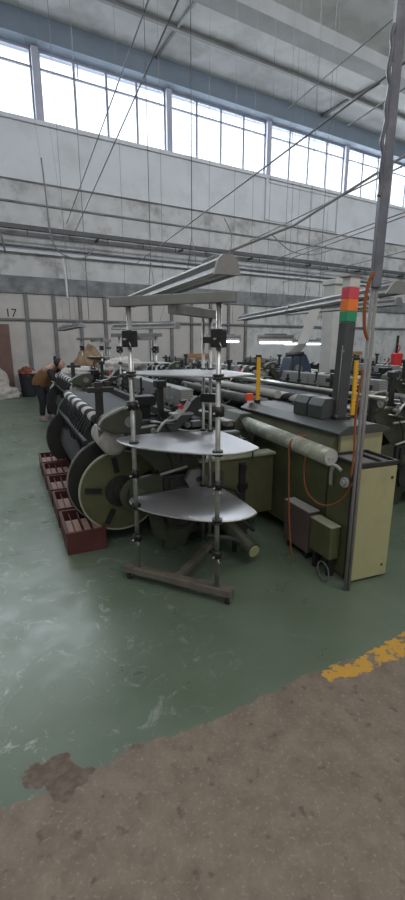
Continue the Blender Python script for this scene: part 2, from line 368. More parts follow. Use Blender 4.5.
# cable tray along the back wall with hangers
tr_ = thing('cable_tray', 'long dark cable tray running along the wall below the windows', 'cable tray', bw(0, D, 0), BROT)
MB().box(-3.9, 31.9, -.42, -.28, 4.78, 4.90).build('tray_channel', 'tray', tr_)
MB().box(-3.9, 31.9, -.38, -.33, 4.60, 4.635).build('lower_rail', 'tray', tr_)
for i in range(20): MB().box(0+i*1.2, .03+i*1.2, -.36, -.34, 4.6, 4.8).build('hanger', 'tray', tr_)
for i in range(9): MB().box(-1.5+i*3, -1.45+i*3, -.30, -.0, 4.72, 4.78).build('bracket', 'tray', tr_)
poly_wire('wall_pipe', [bw(-3.9, D-.22, 4.36), bw(31, D-.22, 4.30)], .035, 'conduit', 'thin grey pipe along the wall under the cable tray', 'pipe')

# ------------------------------------------------------------ overhead wires
def ext(a, b, t): a, b = Vector(a), Vector(b); return b+(b-a).normalized()*t
W = [((-1.52, 10.72, 3.4), (1.34, 3.37, 3.4), .011, 'long taut cable passing from the far wall over the grey lamp toward the upper right'),
     ((1.75, 11.5, 3.6), (3.19, 7.47, 3.6), .014, 'upper one of the close pair of cables right of the grey lamp'),
     ((2.0, 11.77, 3.6), (3.29, 7.69, 3.6), .014, 'lower one of the close pair of cables right of the grey lamp'),
     ((2.73, 15.6, 3.6), (4.54, 10.42, 3.6), .016, 'cable ending low on the right, beneath the close pair'),
     ((.96, 9.45, 3.6), (2.17, 6.1, 3.6), .013, 'single cable crossing in front of the window pillar'),
     ((-.71, 5.83, 4.5), (-3.52, 12.87, 4.5), .012, 'thin cable sloping down to the left in front of the windows'),
     ((-.55, 5.37, 5), (-4.0, 13.88, 5), .012, 'thin cable leftmost among those crossing the windows'),
     ((1.28, 7.48, 5), (2.1, 5.55, 5), .010, 'thin cable crossing the ceiling beam at the upper right'),
     ((2.35, 8.0, 5), (2.78, 6.93, 5), .016, 'short dark cable beside the top of the upright trunking')]
for a, b, r, lb in W:
    if b[1] > a[1]: a, b = b, a
    e = ext(a, b, max(0.0, min(4, b[1]-.5)))
    poly_wire('overhead_cable', [a, b, e], r*.75, 'cable', lb, 'cable', 'overhead cables')
poly_wire('lamp_power_cable', [(.17, 2.75, 2.13), (.2, 3.1, 2.24), (.38, 4.0, 2.5), (1.55, 3.72, 2.9), (2.2, 2.6, 3.1)][:1]+[(.6, 3.1, 2.35), (1.1, 2.9, 2.62), (1.6, 2.8, 2.9)], .008, 'cable', 'dark power cable rising right from the end of the big grey lamp', 'cable')
# cable loop at the far left and vertical drops
poly_wire('hanging_cable_loop', [bw(2.9, 14.0, 6.6), bw(2.95, 14.0, 5.6), bw(3.0, 14.0, 4.6), bw(3.3, 14.0, 4.15), bw(3.9, 14.0, 4.1), bw(4.3, 14.15, 4.45)], .022, 'cable', 'dark cable hanging in a loop under the tray near the left windows', 'cable', smooth=True)
poly_wire('slack_cable', [bw(8.0, 12.5, 5.4), bw(8.3, 12.5, 4.9), bw(8.2, 12.5, 4.3), bw(8.0, 12.5, 3.6)], .015, 'cable', 'slack curved cable dropping behind the big grey lamp', 'cable', smooth=True)
poly_wire('white_cord', [bw(3.35, 14.3, 4.1), bw(3.4, 14.3, 3.6), bw(3.42, 14.3, 2.9)], .035, 'whiteplastic', 'white cord hanging down against the wall boards', 'cord', smooth=True)
poly_wire('hanging_strap', [bw(1.55, 14.2, 5.9), bw(1.62, 14.2, 5.0), bw(1.75, 14.2, 4.1)], .025, 'cable', 'dark strap hanging over the cable tray at the left edge', 'strap')
poly_wire('sagging_cable', [bw(11.3, 14.2, 5.6), bw(12.2, 14.2, 5.15), bw(13.4, 14.2, 5.1), bw(14.6, 14.2, 5.45)], .022, 'cable', 'dark cable sagging on the wall below the recessed panel', 'cable', smooth=True)
for (x, y, z0, lb) in ((-2.1, 8.3, 1.9, 'thin drop wire left of the near lamp, over the second loom'), (-3.3, 11.2, 2.0, 'thin drop wire above the farthest unlit lamp')):
    poly_wire('drop_wire', [(x, y, z0+.12), (x, y, 9.95)], .006, 'cable', lb, 'wire', 'lamp drop wires', n=5)

# ------------------------------------------------------------ hanging lamps
def lamp(L, label, group, loc, rz, lit=False, ch=(.3, .7), tilt=0, wd=.17):
    t = thing('hanging_lamp', label, 'lamp', loc, rz, group); t.rotation_euler = (tilt, 0, rz)
    MB().prism([(-.045, -.01), (-.055, .03), (-.03, .052), (.03, .052), (.055, .03), (.045, -.01)], 'y', 0, L).build('housing', 'fixture', t)
    MB().prism([(-wd/2, -.042), (-wd/2+.006, -.047), (-.04, -.014), (.04, -.014), (wd/2-.006, -.047), (wd/2, -.042), (.05, -.004), (-.05, -.004)], 'y', .01, L-.01).build('reflector', 'lightgrey' if lit else 'fixture', t)
    for x in (-.035, .035):
        MB().cyl((x, .03, -.062 if lit else -.028), (x, L-.03, -.062 if lit else -.028), .02 if lit else .013, 10).build('lamp_tube', 'lit' if lit else 'lamp_tube', t)
    for y0 in (-.012, L-.012):
        MB().prism([(-wd/2, -.05), (-.06, .03), (-.03, .06), (.03, .06), (.06, .03), (wd/2, -.05)], 'y', y0, y0+.024).build('end_cap', 'fixture', t)
    MB().box(-.03, .03, .1, .3, .05, .075, .005).build('ballast_cover', 'fixture', t); MB().box(-.03, .03, L-.3, L-.1, .05, .075, .005).build('ballast_cover', 'fixture', t)
    for f in ch:
        y = L*f
        MB().tube([(0, y-.09, .05), (0, y, .27), (0, y+.09, .05)], .0028, 5, False).tube([(0, y, .27), (0, y, 10.0-loc[2])], .0028, 5, False).build('suspension_wire', 'cable', t)
    return t
lamp(2.5, 'large unlit grey lamp hanging above the three-post shelf stand', 'unlit hanging lamps', (.14, 2.64, 2.03), R(22.6), False, (.22, .62))
lamp(2.5, 'unlit grey lamp hanging behind the signal tower, nearest on the right', 'unlit hanging lamps', tuple(mw(3.41, 3.17, 2.1)), MROT-R(12.5), False, (.15, .8), 0, .24)
lamp(2.6, 'unlit grey lamp farther along the right row, hanging left of the signal tower', 'unlit hanging lamps', tuple(mw(3.97, 5.62, 2.1)), MROT-R(12.5), False, (.15, .8), 0, .24)
lamp(2.4, 'unlit lamp hanging at the right edge beyond the upright trunking', 'unlit hanging lamps', tuple(mw(5.0, 4.6, 2.15)), MROT+R(4), False, (.2, .8))
lamp(1.3, 'small unlit lamp seen between the posts of the near shelf stand', 'unlit hanging lamps', (-.42, 7.4, 1.88), R(62), False, (.2, .8), wd=.2)
lamp(.75, 'small unlit lamp farthest back, above the tan draped bundle', 'unlit hanging lamps', (-2.92, 10.8, 2.02), R(58), False, (.2, .8), R(-6), wd=.24)
lamp(.75, 'lit lamp on the left of three glowing over the far right machines', 'lit lamps', (.72, 8.5, 1.69), R(-90)+R(180), True, (.2, .8))
lamp(.55, 'lit lamp in the middle of three, the brightest', 'lit lamps', (1.43, 7.0, 1.67), R(80), True, (.2, .8))
lamp(1.1, 'lit lamp on the right of three, beside the white pillar', 'lit lamps', (3.1, 10.9, 1.64), R(86), True, (.2, .8))

# ------------------------------------------------------------ upright trunking in front of the control cabinet
cd = thing('service_trunking', 'tall grey upright trunking with taped cables rising in front of the olive cabinet', 'trunking', (.955, 2.555, 0), 0)
MB().cyl((.016, 0, 0), (.02, 0, 1.95), .011, 10).build('conduit', 'conduit_light', cd)
MB().cyl((-.008, -.003, .0), (-.006, -.003, 1.95), .010, 10).build('cable', 'cable', cd)
MB().box(-.014, .036, -.025, .025, 1.9, 3.6, .004).build('trunk_box', 'conduit', cd)
MB().box(-.018, .040, -.03, .026, 3.6, 9.98, .004).build('trunk_box', 'conduit', cd)
mb = MB(); pts = []
for i in range(16):
    pts.append((-.026+.006*math.sin(i*2.1)+.004*math.sin(i*.9), -.033, 2.35+i*.05))
MB().tube(pts, .011, 6).build('taped_wrap', 'conduit', cd)
MB().tube([(-.01, -.02, 1.98), (-.035, -.02, 1.92), (-.045, -.02, 1.80), (-.035, -.02, 1.68), (-.012, -.02, 1.62)], .010, 8).build('orange_cord', 'strap', cd)
MB().tube([(-.02, -.01, 1.45), (-.04, -.012, 1.2), (-.03, -.012, .95), (-.035, -.012, .8)], .007, 8).build('brown_cord', 'strap', cd)

# ------------------------------------------------------------ three-post shelf stand
def stand(label, loc, rz, group):
    t = thing('shelf_stand', label, 'stand', loc, rz, group)
    MB().box(-.41, .385, -.028, .028, 1.81, 1.865, .004).build('top_bar', 'galv', t)
    MB().box(-.026, .026, .0, .62, 1.762, 1.818, .004).build('top_rear_bar', 'galv', t)
    MB().box(-.40, .40, -.032, .032, .055, .105, .006).build('base_bar', 'wornwood', t)
    MB().box(-.026, .026, .03, .62, .055, .10, .006).build('base_rear_bar', 'wornwood', t)
    for (x, y) in ((-.36, 0), (.37, 0), (0, .58)):
        c = MB().cyl((x-.012, y, .028), (x+.012, y, .028), .028, 16).build('caster_wheel', 'rubber', t)
        MB().box(x-.018, x-.013, y-.012, y+.012, .02, .07).box(x+.013, x+.018, y-.012, y+.012, .02, .07).box(x-.018, x+.018, y-.012, y+.012, .05, .06).build('caster_fork', 'steel', c)
    for x in (-.29, .29):
        MB().cyl((x, 0, .09), (x, 0, 1.83), .0155, 14).build('post', 'steel', t)
    for x in (-.055, .0):
        MB().cyl((x, .56, .09), (x, .56, 1.78), .0115, 12).build('rear_post', 'steel', t)
    out = [(-.46, .07), (-.41, .20), (-.12, .54), (0, .60), (.12, .54), (.42, .27), (.47, .17), (.38, .02), (.18, -.07), (-.15, -.09), (-.36, -.03)]
    n = len(out); P = []
    for i in range(n):
        p0, p1, p2, p3 = [Vector(out[(i+k) % n]+(0,)) for k in (-1, 0, 1, 2)]
        for k in range(5):
            q = k/5; v = .5*((2*p1)+(-p0+p2)*q+(2*p0-5*p1+4*p2-p3)*q*q+(-p0+3*p1-3*p2+p3)*q**3); P.append((v.x, v.y))
    for z in (.545, .975, 1.415):
        Pz = [(x*f_+(.03 if z < .6 else 0), y*f_+.03*(1-f_)/.07) for x, y in P for f_ in [{.545: .93, .975: 1.0, 1.415: .9}[z]]]
        sh = MB().prism(Pz, 'z', z-.004, z+.004).build('shelf', 'shelf', t)
        MB().tube([(x, y, z) for x, y in Pz]+[(Pz[0][0], Pz[0][1], z)], .0065, 6, False).build('shelf_rim', 'steel', sh)
        for x in (-.29, .29):
            MB().cyl((x, 0, z+.004), (x, 0, z+.016), .032, 16).cyl((x, 0, z-.016), (x, 0, z-.004), .032, 16).build('collar', 'black', t)
        for x in (-.055, .0): MB().cyl((x, .56, z+.004), (x, .56, z+.014), .024, 12).build('foot_flange', 'dark', t)
    for x in (-.29, .29):
        for z, h, q in ((1.625, .10, .036), (1.22, .055, .036), (.775, .05, .027), (.33, .05, .030)):
            if z > 1.5: c = MB().box(x-q, x+q, -q, q, z-h/2, z+h/2, .008)
            else: c = MB().cyl((x, 0, z-h/2), (x, 0, z+h/2), q, 16).box(x-.012, x+.012, -q-.02, 0, z-.012, z+.012, .003)
            c = c.build('clamp', 'black', t)
            MB().cyl((x, -q-.03, z-.004), (x, -q+.002, z-.004), .006, 8).tube([(x+.02, -q, z-.02), (x+.035, -q-.01, z-.045)], .004, 6).build('clamp_bolt', 'steel', c)
    MB().box(-.07, .05, .53, .60, 1.19, 1.25, .008).build('rear_clamp', 'black', t)
    MB().box(-.05, .05, .53, .59, 1.60, 1.64, .006).build('rear_clamp', 'dark', t)
    return t
st1 = stand('tall three-post stand with curved steel shelves in front of the near loom', (-.175, 2.56, 0), R(-24.4), 'shelf stands')
q = mw(1.72, 6.15); c_ = dup(st1, tuple(q), R(-20), 'three-post stand behind the near loom, seen through the near stand'); c_.scale = (1, 1, .93)
q = mw(1.72, 9.85); c_ = dup(st1, tuple(q), R(-30), 'three-post stand farthest back, before the wall boards'); c_.scale = (1, 1, .92)

# ------------------------------------------------------------ the loom
def loom(label, loc, rz, group):
    t = thing('weaving_loom', label, 'loom', loc, rz, group)
    P = lambda n, mb, m, par=t, **k: mb.build(n, m, par, **k)
    # end frames
    for y in (0.02, 2.50):
        P('end_frame', MB().prism([(.30, .0), (.30, .62), (.12, .80), (.02, .92), (.05, .99), (.26, 1.01), (.42, .97), (.62, .92), (.66, .72), (1.12, .72), (1.12, .10), (.98, .0), (.86, .0), (.80, .12), (.52, .12), (.46, .0)], 'y', y, y+.09), 'olive_dull', bevel=.008)
    P('shade_block', MB().box(.34, 1.08, .125, 2.48, .05, .66, .01), 'dark')  # added dark block, keeps light out of the loom's underside
    P('side_panel', MB().box(.60, 1.26, -.012, .018, .20, .70, .004), 'olive')
    P('panel_edge', MB().box(.58, 1.27, -.03, .10, .70, .722, .004), 'edge')
    sl = P('latch_bar', MB().box(.93, .985, -.035, -.012, .22, .66, .004), 'dark')
    P('latch', MB().box(.915, 1.0, -.05, -.03, .44, .49, .004).cyl((.955, -.05, .62), (.955, -.03, .62), .03), 'black', sl)
    for z, x0 in ((.16, .5), (.55, .75), (.16, .95)):
        P('cross_beam', MB().box(x0, x0+.10, .10, 2.52, z, z+.09, .006), 'dark')
    P('breast_beam', MB().box(.05, .17, .10, 2.52, .86, .93, .01), 'olive_dull')
    P('back_beam', MB().box(.98, 1.10, .10, 2.52, .68, .80, .01), 'olive_dull')
    # lower beam with flanges
    bx, bz = .04, .44
    P('beam_core', MB().cyl((bx, .40, bz), (bx, 2.60, bz), .23, 32), 'yarn')
    def flange(y, r, m, rim):
        f = P('beam_flange', MB().lathe((bx, y, bz), (0, 1, 0), [(0, .06), (0, r-.02), (.006, r-.006), (.012, r-.006), (.018, r-.02), (.02, .06)], 48), m)
        P('flange_rim', MB().lathe((bx, y+.004, bz), (0, 1, 0), [(-.006, r-.012), (-.006, r), (.016, r), (.016, r-.012), (-.006, r-.012)], 48, False), rim, f)
        return f
    f = flange(.33, .335, 'olive', 'edge')
    for k in range(5):
        a = R(100+72*k); ca_, sa_ = math.cos(a), math.sin(a); u = Vector((ca_, 0, sa_)); v = Vector((-sa_, 0, ca_)); o = Vector((bx, .322, bz))
        p = [o+u*.16-v*.022, o+u*.29-v*.022, o+u*.29+v*.022, o+u*.16+v*.022]; qv = [x+Vector((0, -.006, 0)) for x in p]
        P('flange_slot', MB().add(p+qv, [(0, 1, 2, 3), (7, 6, 5, 4), (0, 4, 5, 1), (1, 5, 6, 2), (2, 6, 7, 3), (3, 7, 4, 0)]), 'black', f)
    P('hub', MB().lathe((bx, .33, bz), (0, -1, 0), [(0, .13), (.03, .12), (.035, .075), (.07, .07), (.075, .035), (.11, .03)], 32), 'dark', f)
    flange(.62, .39, 'dark', 'grey'); flange(2.60, .39, 'dark', 'darkgrey')
    # drive casting over the beam end
    P('drive_casting', MB().lathe((.10, .02, .50), (0, -1, 0), [(0, .14), (.02, .14), (.025, .10), (.005, .095), (.005, .06), (.04, .055), (.05, .02)], 32), 'olive_dull')
    P('drive_bracket', MB().prism([(.04, .38), (.16, .38), (.20, .16), (.30, .10), (.30, .24), (.22, .42), (.34, .60), (.34, .66), (.12, .64), (.02, .62)], 'y', -.02, .03), 'olive_dull', bevel=.006)
    # cream roll and striped roller
    P('cloth_roll', MB().lathe((-.02, .14, .87), (0, 1, 0), [(0, .02), (.01, .06), (.04, .09), (.10, .105), (.5, .10), (.54, .03)], 32), 'cloth')
    P('striped_roller', MB().cyl((-.06, .55, .985), (-.06, 2.6, .985), .05, 20), 'spiral')
    mb = MB()
    for i in range(34):
        y = .72+i*.055; mb.tube([(-.10, y, .95), (-.16+.02*math.sin(i*3.3), y-.02, .80), (-.10+.03*math.sin(i*1.7), y, .62+.05*math.sin(i*2.3))], .0075, 5)
    P('thread_guides', mb, 'black')
    P('guide_bar', MB().box(-.19, -.16, .60, 2.5, .79, .82), 'dark')
    P('roller_post', MB().box(-.09, -.03, .50, .54, .80, 1.30, .004).box(-.15, .06, .49, .53, 1.22, 1.26, .004), 'dark')
    P('warp_sheet', MB().add([(-.03, .62, 1.03), (-.03, 2.5, 1.03), (.5, 2.5, .99), (.5, .62, .99), (-.03, .62, 1.025), (-.03, 2.5, 1.025), (.5, 2.5, .985), (.5, .62, .985)], [(0, 3, 2, 1), (4, 5, 6, 7), (0, 1, 5, 4), (1, 2, 6, 5), (2, 3, 7, 6), (3, 0, 4, 7)]), 'warp')
    P('reed_beam', MB().box(.44, .50, .35, 2.5, .99, 1.06, .006), 'dark')
    # ribbed cover and crossbar
    for k in range(3):
        P('cover_panel', MB().box(.68, .80, .62+k*.64, 1.24+k*.64, 1.02, 1.20, .008), 'cover')
    P('warp_sheet', MB().box(.80, 1.12, .62, 2.5, .90, .93), 'warp')
    P('harness_frame', MB().box(.54, .57, .55, 2.45, .92, 1.05).box(.60, .63, .55, 2.45, .92, 1.07), 'dark')
    # front end details: gear covers, boxes, levers
    gc = P('gear_cover', MB().prism([(-.16, 1.02), (-.13, 1.09), (.0, 1.15), (.12, 1.16), (.15, 1.10), (.13, 1.0), (.04, .97), (-.06, .98)], 'y', .0, .16), 'olive_dull', bevel=.012)
    P('cover_edge', MB().tube([(-.17, .0, 1.05), (-.13, -.005, 1.10), (.0, -.005, 1.16), (.12, -.005, 1.17)], .008, 6), 'lightgrey', gc)
    P('cover_bolt', MB().cyl((.05, .0, 1.06), (.05, -.018, 1.06), .04, 20).cyl((.05, -.018, 1.06), (.05, -.026, 1.06), .012, 12), 'grey', gc)
    P('control_box', MB().box(.20, .38, .42, .56, 1.10, 1.18, .006).box(.24, .34, .44, .54, .99, 1.10), 'black')
    P('side_table', MB().box(-.14, .04, .10, .34, .985, 1.0, .004), 'lightgrey')
    P('motor', MB().cyl((-.10, .30, .93), (.02, .30, .93), .05, 16).cyl((-.12, .30, .93), (-.10, .30, .93), .035, 16), 'grey')
    P('rocker_arm', MB().prism([(.24, .96), (.30, .90), (.60, 1.14), (.62, 1.20), (.56, 1.22), (.30, 1.04)], 'y', -.04, .02), 'darkgrey', bevel=.006)
    lv = P('lever', MB().tube([(.20, -.07, .95), (.28, -.08, 1.05), (.36, -.08, 1.07), (.44, -.08, 1.16)], .012, 8), 'steel')
    P('lever_grip', MB().tube([(.36, -.085, 1.075), (.44, -.085, 1.15), (.47, -.085, 1.19)], .018, 8), 'whiteplastic', lv)
    P('tray', MB().box(.34, .50, -.10, .0, 1.095, 1.11, .004), 'lightgrey')
    P('pressure_gauge', MB().cyl((.40, -.11, 1.16), (.40, -.08, 1.16), .018, 16), 'pinkred')
    P('end_rod', MB().cyl((.20, -.05, .87), (.80, -.05, .885), .011, 8), 'lightgrey')
    P('end_rod', MB().cyl((.25, -.06, .66), (.46, -.06, .70), .010, 8), 'lightgrey')
    P('gearbox', MB().box(.50, .92, -.05, .03, .76, .93, .012).cyl((.60, -.06, .85), (.60, -.05, .85), .02), 'darkgrey')
    P('motor_housing', MB().cyl((.52, -.04, .60), (.52, -.10, .60), .085, 6), 'grey')
    P('motor_port', MB().cyl((.54, -.10, .60), (.54, -.108, .60), .022, 12), 'black')
    P('take_up_bracket', MB().box(.28, .48, -.05, .03, .50, .64, .008).box(.32, .36, -.07, -.04, .30, .62, .004), 'dark')
    P('hand_wheel', MB().lathe((.40, -.09, .34), (0, -1, 0), [(0, .03), (0, .12), (.025, .12), (.025, .10), (.01, .095), (.01, .03)], 24), 'dark')
    for (x0, z0, x1, z1) in ((.3, .4, .6, .5), (.34, .24, .66, .3), (.62, .44, .62, .14), (.70, .62, .74, .26), (.44, .2, .5, .5)):
        P('linkage_rod', MB().cyl((x0, -.06, z0), (x1, -.05, z1), .012, 8), 'dark')
    P('hose', MB().tube([(.70, -.08, .52), (.86, -.10, .46), (.92, -.12, .32), (.98, -.12, .14)], .014, 8), 'dark')
    P('hose', MB().tube([(.60, -.10, .40), (.75, -.14, .36), (.90, -.14, .22), (1.02, -.12, .10)], .018, 8), 'darkgrey')
    P('floor_roll', MB().cyl((.82, -.46, .115), (.74, .12, .24), .058, 20), 'olive_dull')
    P('roll_cap', MB().cyl((.8215, -.471, .1128), (.82, -.46, .115), .046, 20), 'olive_light')
    P('roll_strut', MB().cyl((.78, -.24, .02), (.78, -.24, .12), .022, 10), 'dark')
    random.seed(31)
    for k in range(16):      # small fittings crowding the machine's front end
        x = .12+random.random()*.8; z = .93+random.random()*.24-.12*(x > .6); y = -.03-random.random()*.03
        if k % 4 == 0: P('end_rod', MB().cyl((x, y, z), (x+.10+random.random()*.12, y-.01, z+random.uniform(-.05, .05)), .008, 8), 'steel')
        elif k % 4 == 1: P('knob', MB().cyl((x, y+.02, z), (x, y-.03, z), .022, 12).cyl((x, y-.03, z), (x, y-.045, z), .012, 10), random.choice(['grey', 'black', 'lightgrey']))
        elif k % 4 == 2: P('fitting', MB().box(x, x+.05+random.random()*.05, y-.02, y+.03, z, z+.03+random.random()*.03, .004), random.choice(['dark', 'olive_dull', 'grey', 'darkgrey']))
        else: P('cable', MB().tube([(x, y, z), (x+.05, y-.03, z-.10), (x+.12, y-.02, z-.22), (x+.14, y, z-.34)], .006, 6), 'black')
    for k in range(7):
        x = .32+random.random()*.7; z = .18+random.random()*.4; y = -.03-random.random()*.02
        P('fitting', MB().box(x, x+.06+random.random()*.1, y-.015, y+.03, z, z+.04+random.random()*.08, .005), random.choice(['dark', 'olive_dull', 'dark']))
    for k in range(14):      # rising heddle hooks and guides along the machine
        y = .7+k*.13; x = random.choice([.52, .60, .86])
        P('guide_hook', MB().box(x-.01, x+.01, y-.01, y+.01, 1.0, 1.12+random.random()*.16).box(x-.03, x+.03, y-.012, y+.012, 1.10, 1.125), random.choice(['dark', 'black', 'grey']))
    # high tube with collar
    tb = P('top_tube', MB().cyl((1.09, -.90, .905), (1.12, .55, .945), .056, 28), 'tube')
    P('tube_end', MB().cyl((1.0898, -.908, .9048), (1.09, -.90, .905), .050, 24).cyl((1.075, -.916, .90), (1.075, -.906, .90), .008, 8).cyl((1.105, -.916, .90), (1.105, -.906, .90), .008, 8), 'lightgrey', tb)
    P('tube_collar', MB().cyl((1.096, -.55, .9026), (1.0965, -.53, .903), .064, 28), 'darkgrey', tb)
    P('tube_bracket', MB().prism([(1.0, .72), (1.18, .72), (1.22, .95), (1.16, 1.02), (1.06, 1.02), (1.0, .95)], 'y', .20, .50), 'olive_dull', bevel=.01)
    P('long_roller', MB().cyl((1.20, .55, .97), (1.20, 2.55, .97), .045, 20), 'grey')
    P('frame_top', MB().box(.90, .96, .15, 2.5, .93, .98, .004), 'grey')
    P('sensor_bar', MB().box(.30, .34, .1, .14, 1.0, 1.3).box(.28, .36, .08, .16, 1.28, 1.33, .005), 'dark')
    return t
LG = 'weaving looms in rows'
main = loom('nearest weaving loom with olive flanged beam, behind the shelf stand', tuple(mw(.70, 2.95)), MROT, LG)
for (x, y, lb) in ((1.0, 6.65, 'second loom of the left row, directly behind the nearest loom'),
                   (1.75, 10.35, 'third loom of the left row, close to the wall boards'),
                   (3.05, 2.95, 'loom at the right edge, just behind the olive control cabinet'),
                   (3.05, 6.35, 'second loom of the right row, behind the yellow strips'),
                   (3.75, 10.05, 'third loom of the right row, deep behind the near loom'),
                   (5.75, 5.2, 'loom beyond the right row, at the right edge under the red box'),
                   (5.75, 8.9, 'loom beyond the right row, beneath the lit lamps'),
                   (8.6, 8.6, 'farthest loom at the right, against the rear boards')):
    dup(main, tuple(mw(x, y)), MROT, lb)

# orange strap looped over the tube
poly_wire('orange_strap_loop', [mw(1.86, 2.405, .97), mw(1.735, 2.405, .93), mw(1.73, 2.40, .80), mw(1.735, 2.38, .45), mw(1.76, 2.36, .12), mw(1.80, 2.38, .08)], .006, 'strap', 'thin orange strap hanging from the tube down past the pinkish box', 'strap', smooth=True)
poly_wire('orange_strap_loop', [mw(1.80, 2.43, .972), mw(1.89, 2.43, .93), mw(1.885, 2.43, .70), mw(1.875, 2.36, .56), mw(1.88, 2.2, .52), mw(1.90, 2.05, .60), mw(1.92, 1.98, .74)], .006, 'strap', 'orange cord drooping from the tube across to the olive cabinet edge', 'strap', smooth=True)

# ------------------------------------------------------------ control cabinet, housing, consoles
cab = thing('control_cabinet', 'light olive steel control cabinet standing at the front right with open tray top', 'cabinet', tuple(mw(1.985, 2.0)), MROT-R(3))
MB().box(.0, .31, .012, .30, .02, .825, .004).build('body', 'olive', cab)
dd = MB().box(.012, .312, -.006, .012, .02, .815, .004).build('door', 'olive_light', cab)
MB().cyl((.275, -.006, .735), (.275, -.014, .735), .009, 12).cyl((.265, -.006, .10), (.265, -.012, .10), .008, 12).build('lock', 'dark', dd)
mb = MB()
mb.box(-.01, .32, -.01, .012, .825, .85).box(-.01, .32, .285, .305, .825, .85).box(-.01, .012, .012, .285, .825, .85).box(.30, .32, .012, .285, .825, .85).box(.20, .215, .012, .285, .826, .848)
mb.build('tray_frame', 'dark', cab); MB().box(.012, .30, .012, .285, .825, .833).build('tray_sheet', 'grey', cab)
MB().box(-.012, .0, .02, .05, .02, .82).build('side_strip', 'dark', cab)
for x in (.04, .27):
    for y in (.05, .25): MB().cyl((x, y, 0), (x, y, .022), .015, 10).build('foot', 'rubber', cab)
MB().cyl((-.03, .10, .70), (-.002, .10, .70), .035, 20).cyl((-.045, .10, .70), (-.03, .10, .70), .02, 16).build('side_connector', 'lightgrey', cab)
MB().tube([(-.04, .12, .78), (-.05, .18, .80), (-.04, .22, .74), (-.02, .24, .64)], .012, 8).build('side_cable', 'lightgrey', cab)

hs = thing('drive_housing', 'olive machine housing with dark lid behind the control cabinet', 'housing', tuple(mw(2.02, 2.33)), MROT)
MB().prism([(.02, .10), (.02, .80), (.09, .98), (.48, .98), (.50, .80), (.50, .10)], 'y', .03, 1.35).build('body', 'olive', hs, bevel=.006)
MB().box(.10, .495, -.0, .03, .55, .965, .004).build('front_plate', 'olive_light', hs)
MB().prism([(.05, .965), (.05, .985), (.14, 1.03), (.40, 1.03), (.53, .99), (.53, .965)], 'y', -.03, 1.40).build('lid', 'darkgrey', hs, bevel=.005)
MB().box(.0, .025, .05, 1.33, .76, .79).build('ledge', 'darkgrey', hs)
for x in (.08, .44):
    for y in (.1, 1.2): MB().box(x-.03, x+.03, y-.03, y+.03, 0, .11).build('foot', 'dark', hs)
ct = []
for k, (x, y) in enumerate(((.13, .27), (.13, .46))):
    pc = thing('console_box', ('nearer' if k == 0 else 'farther') + ' of two grey sloped console boxes on the housing lid', 'console', tuple(mw(2.02+x, 2.33+y, 1.031)), MROT, 'console boxes on the lid')
    MB().prism([(0, 0), (0, .10), (.03, .15), (.15, .15), (.15, 0)], 'y', 0, .17).build('body', 'darkgrey', pc, bevel=.004)
    MB().box(.032, .145, .01, .16, .15, .156, .002).build('top_plate', 'grey', pc)
# signal tower
tw_ = thing('signal_tower', 'dark grey signal post with red, orange and green light bands', 'signal tower', tuple(mw(2.315, 2.60, 1.031)), MROT); tw_.rotation_euler = (0, R(1.6), MROT)
MB().box(-.075, .075, -.06, .06, 0, .02, .004).build('base_plate', 'dark', tw_)
MB().box(-.047, .047, -.04, .04, .015, .72, .006).build('post', 'darkgrey', tw_)
for z0, z1, m in ((.72, .795, 'green'), (.795, .88, 'orange'), (.88, .96, 'pinkred')):
    MB().box(-.048, .048, -.041, .041, z0, z1, .004).build('light_band', m, tw_)
MB().box(-.048, .048, -.041, .041, .96, 1.03, .004).build('white_band', 'whiteplastic', tw_)
MB().prism([(-.066, 1.035), (0, 1.05), (.066, 1.035), (.066, 1.028), (-.066, 1.028)], 'y', -.05, .05).build('cap', 'grey', tw_)
MB().cyl((-.06, -.042, .02), (-.06, -.042, .55), .004, 6).box(-.068, -.05, -.05, -.036, .0, .03).box(-.066, -.045, -.048, -.036, .5, .52).build('side_cable', 'grey', tw_)
# yellow toothed strips
for (x, y, z0, h, lb) in ((2.53, 2.68, 1.0, .47, 'yellow toothed strip standing right of the signal tower'), (2.20, 3.62, 1.031, .44, 'yellow toothed strip standing left of the console boxes')):
    ys = thing('toothed_strip', lb, 'strip', tuple(mw(x, y, z0)), MROT, 'yellow toothed strips')
    MB().box(-.017, .017, -.008, .008, 0.02, h, .002).build('strip', 'yellow', ys)
    mb = MB()
    for i in range(12): mb.box(.017, .026, -.006, .006, .05+i*(h-.1)/12, .065+i*(h-.1)/12)
    mb.build('teeth', 'yellow', ys)
    MB().box(-.024, .024, -.014, .014, h, h+.02, .003).build('cap', 'black', ys)
    MB().box(-.024, .024, -.02, .02, 0, .03, .003).build('foot', 'black', ys)
rb = thing('red_switch_box', 'small red-orange switch box on the olive frame left of the yellow strip', 'switch box', tuple(mw(2.13, 3.66, .972+.059)), MROT)
MB().box(-.035, .035, -.02, .02, .02, .09, .004).build('box', 'redorange', rb)
MB().box(-.03, .03, -.015, .015, 0, .022, .002).build('bracket', 'dark', rb)
MB().box(-.035, .035, -.022, -.019, .0, .022, .001).build('plate', 'whiteplastic', rb)
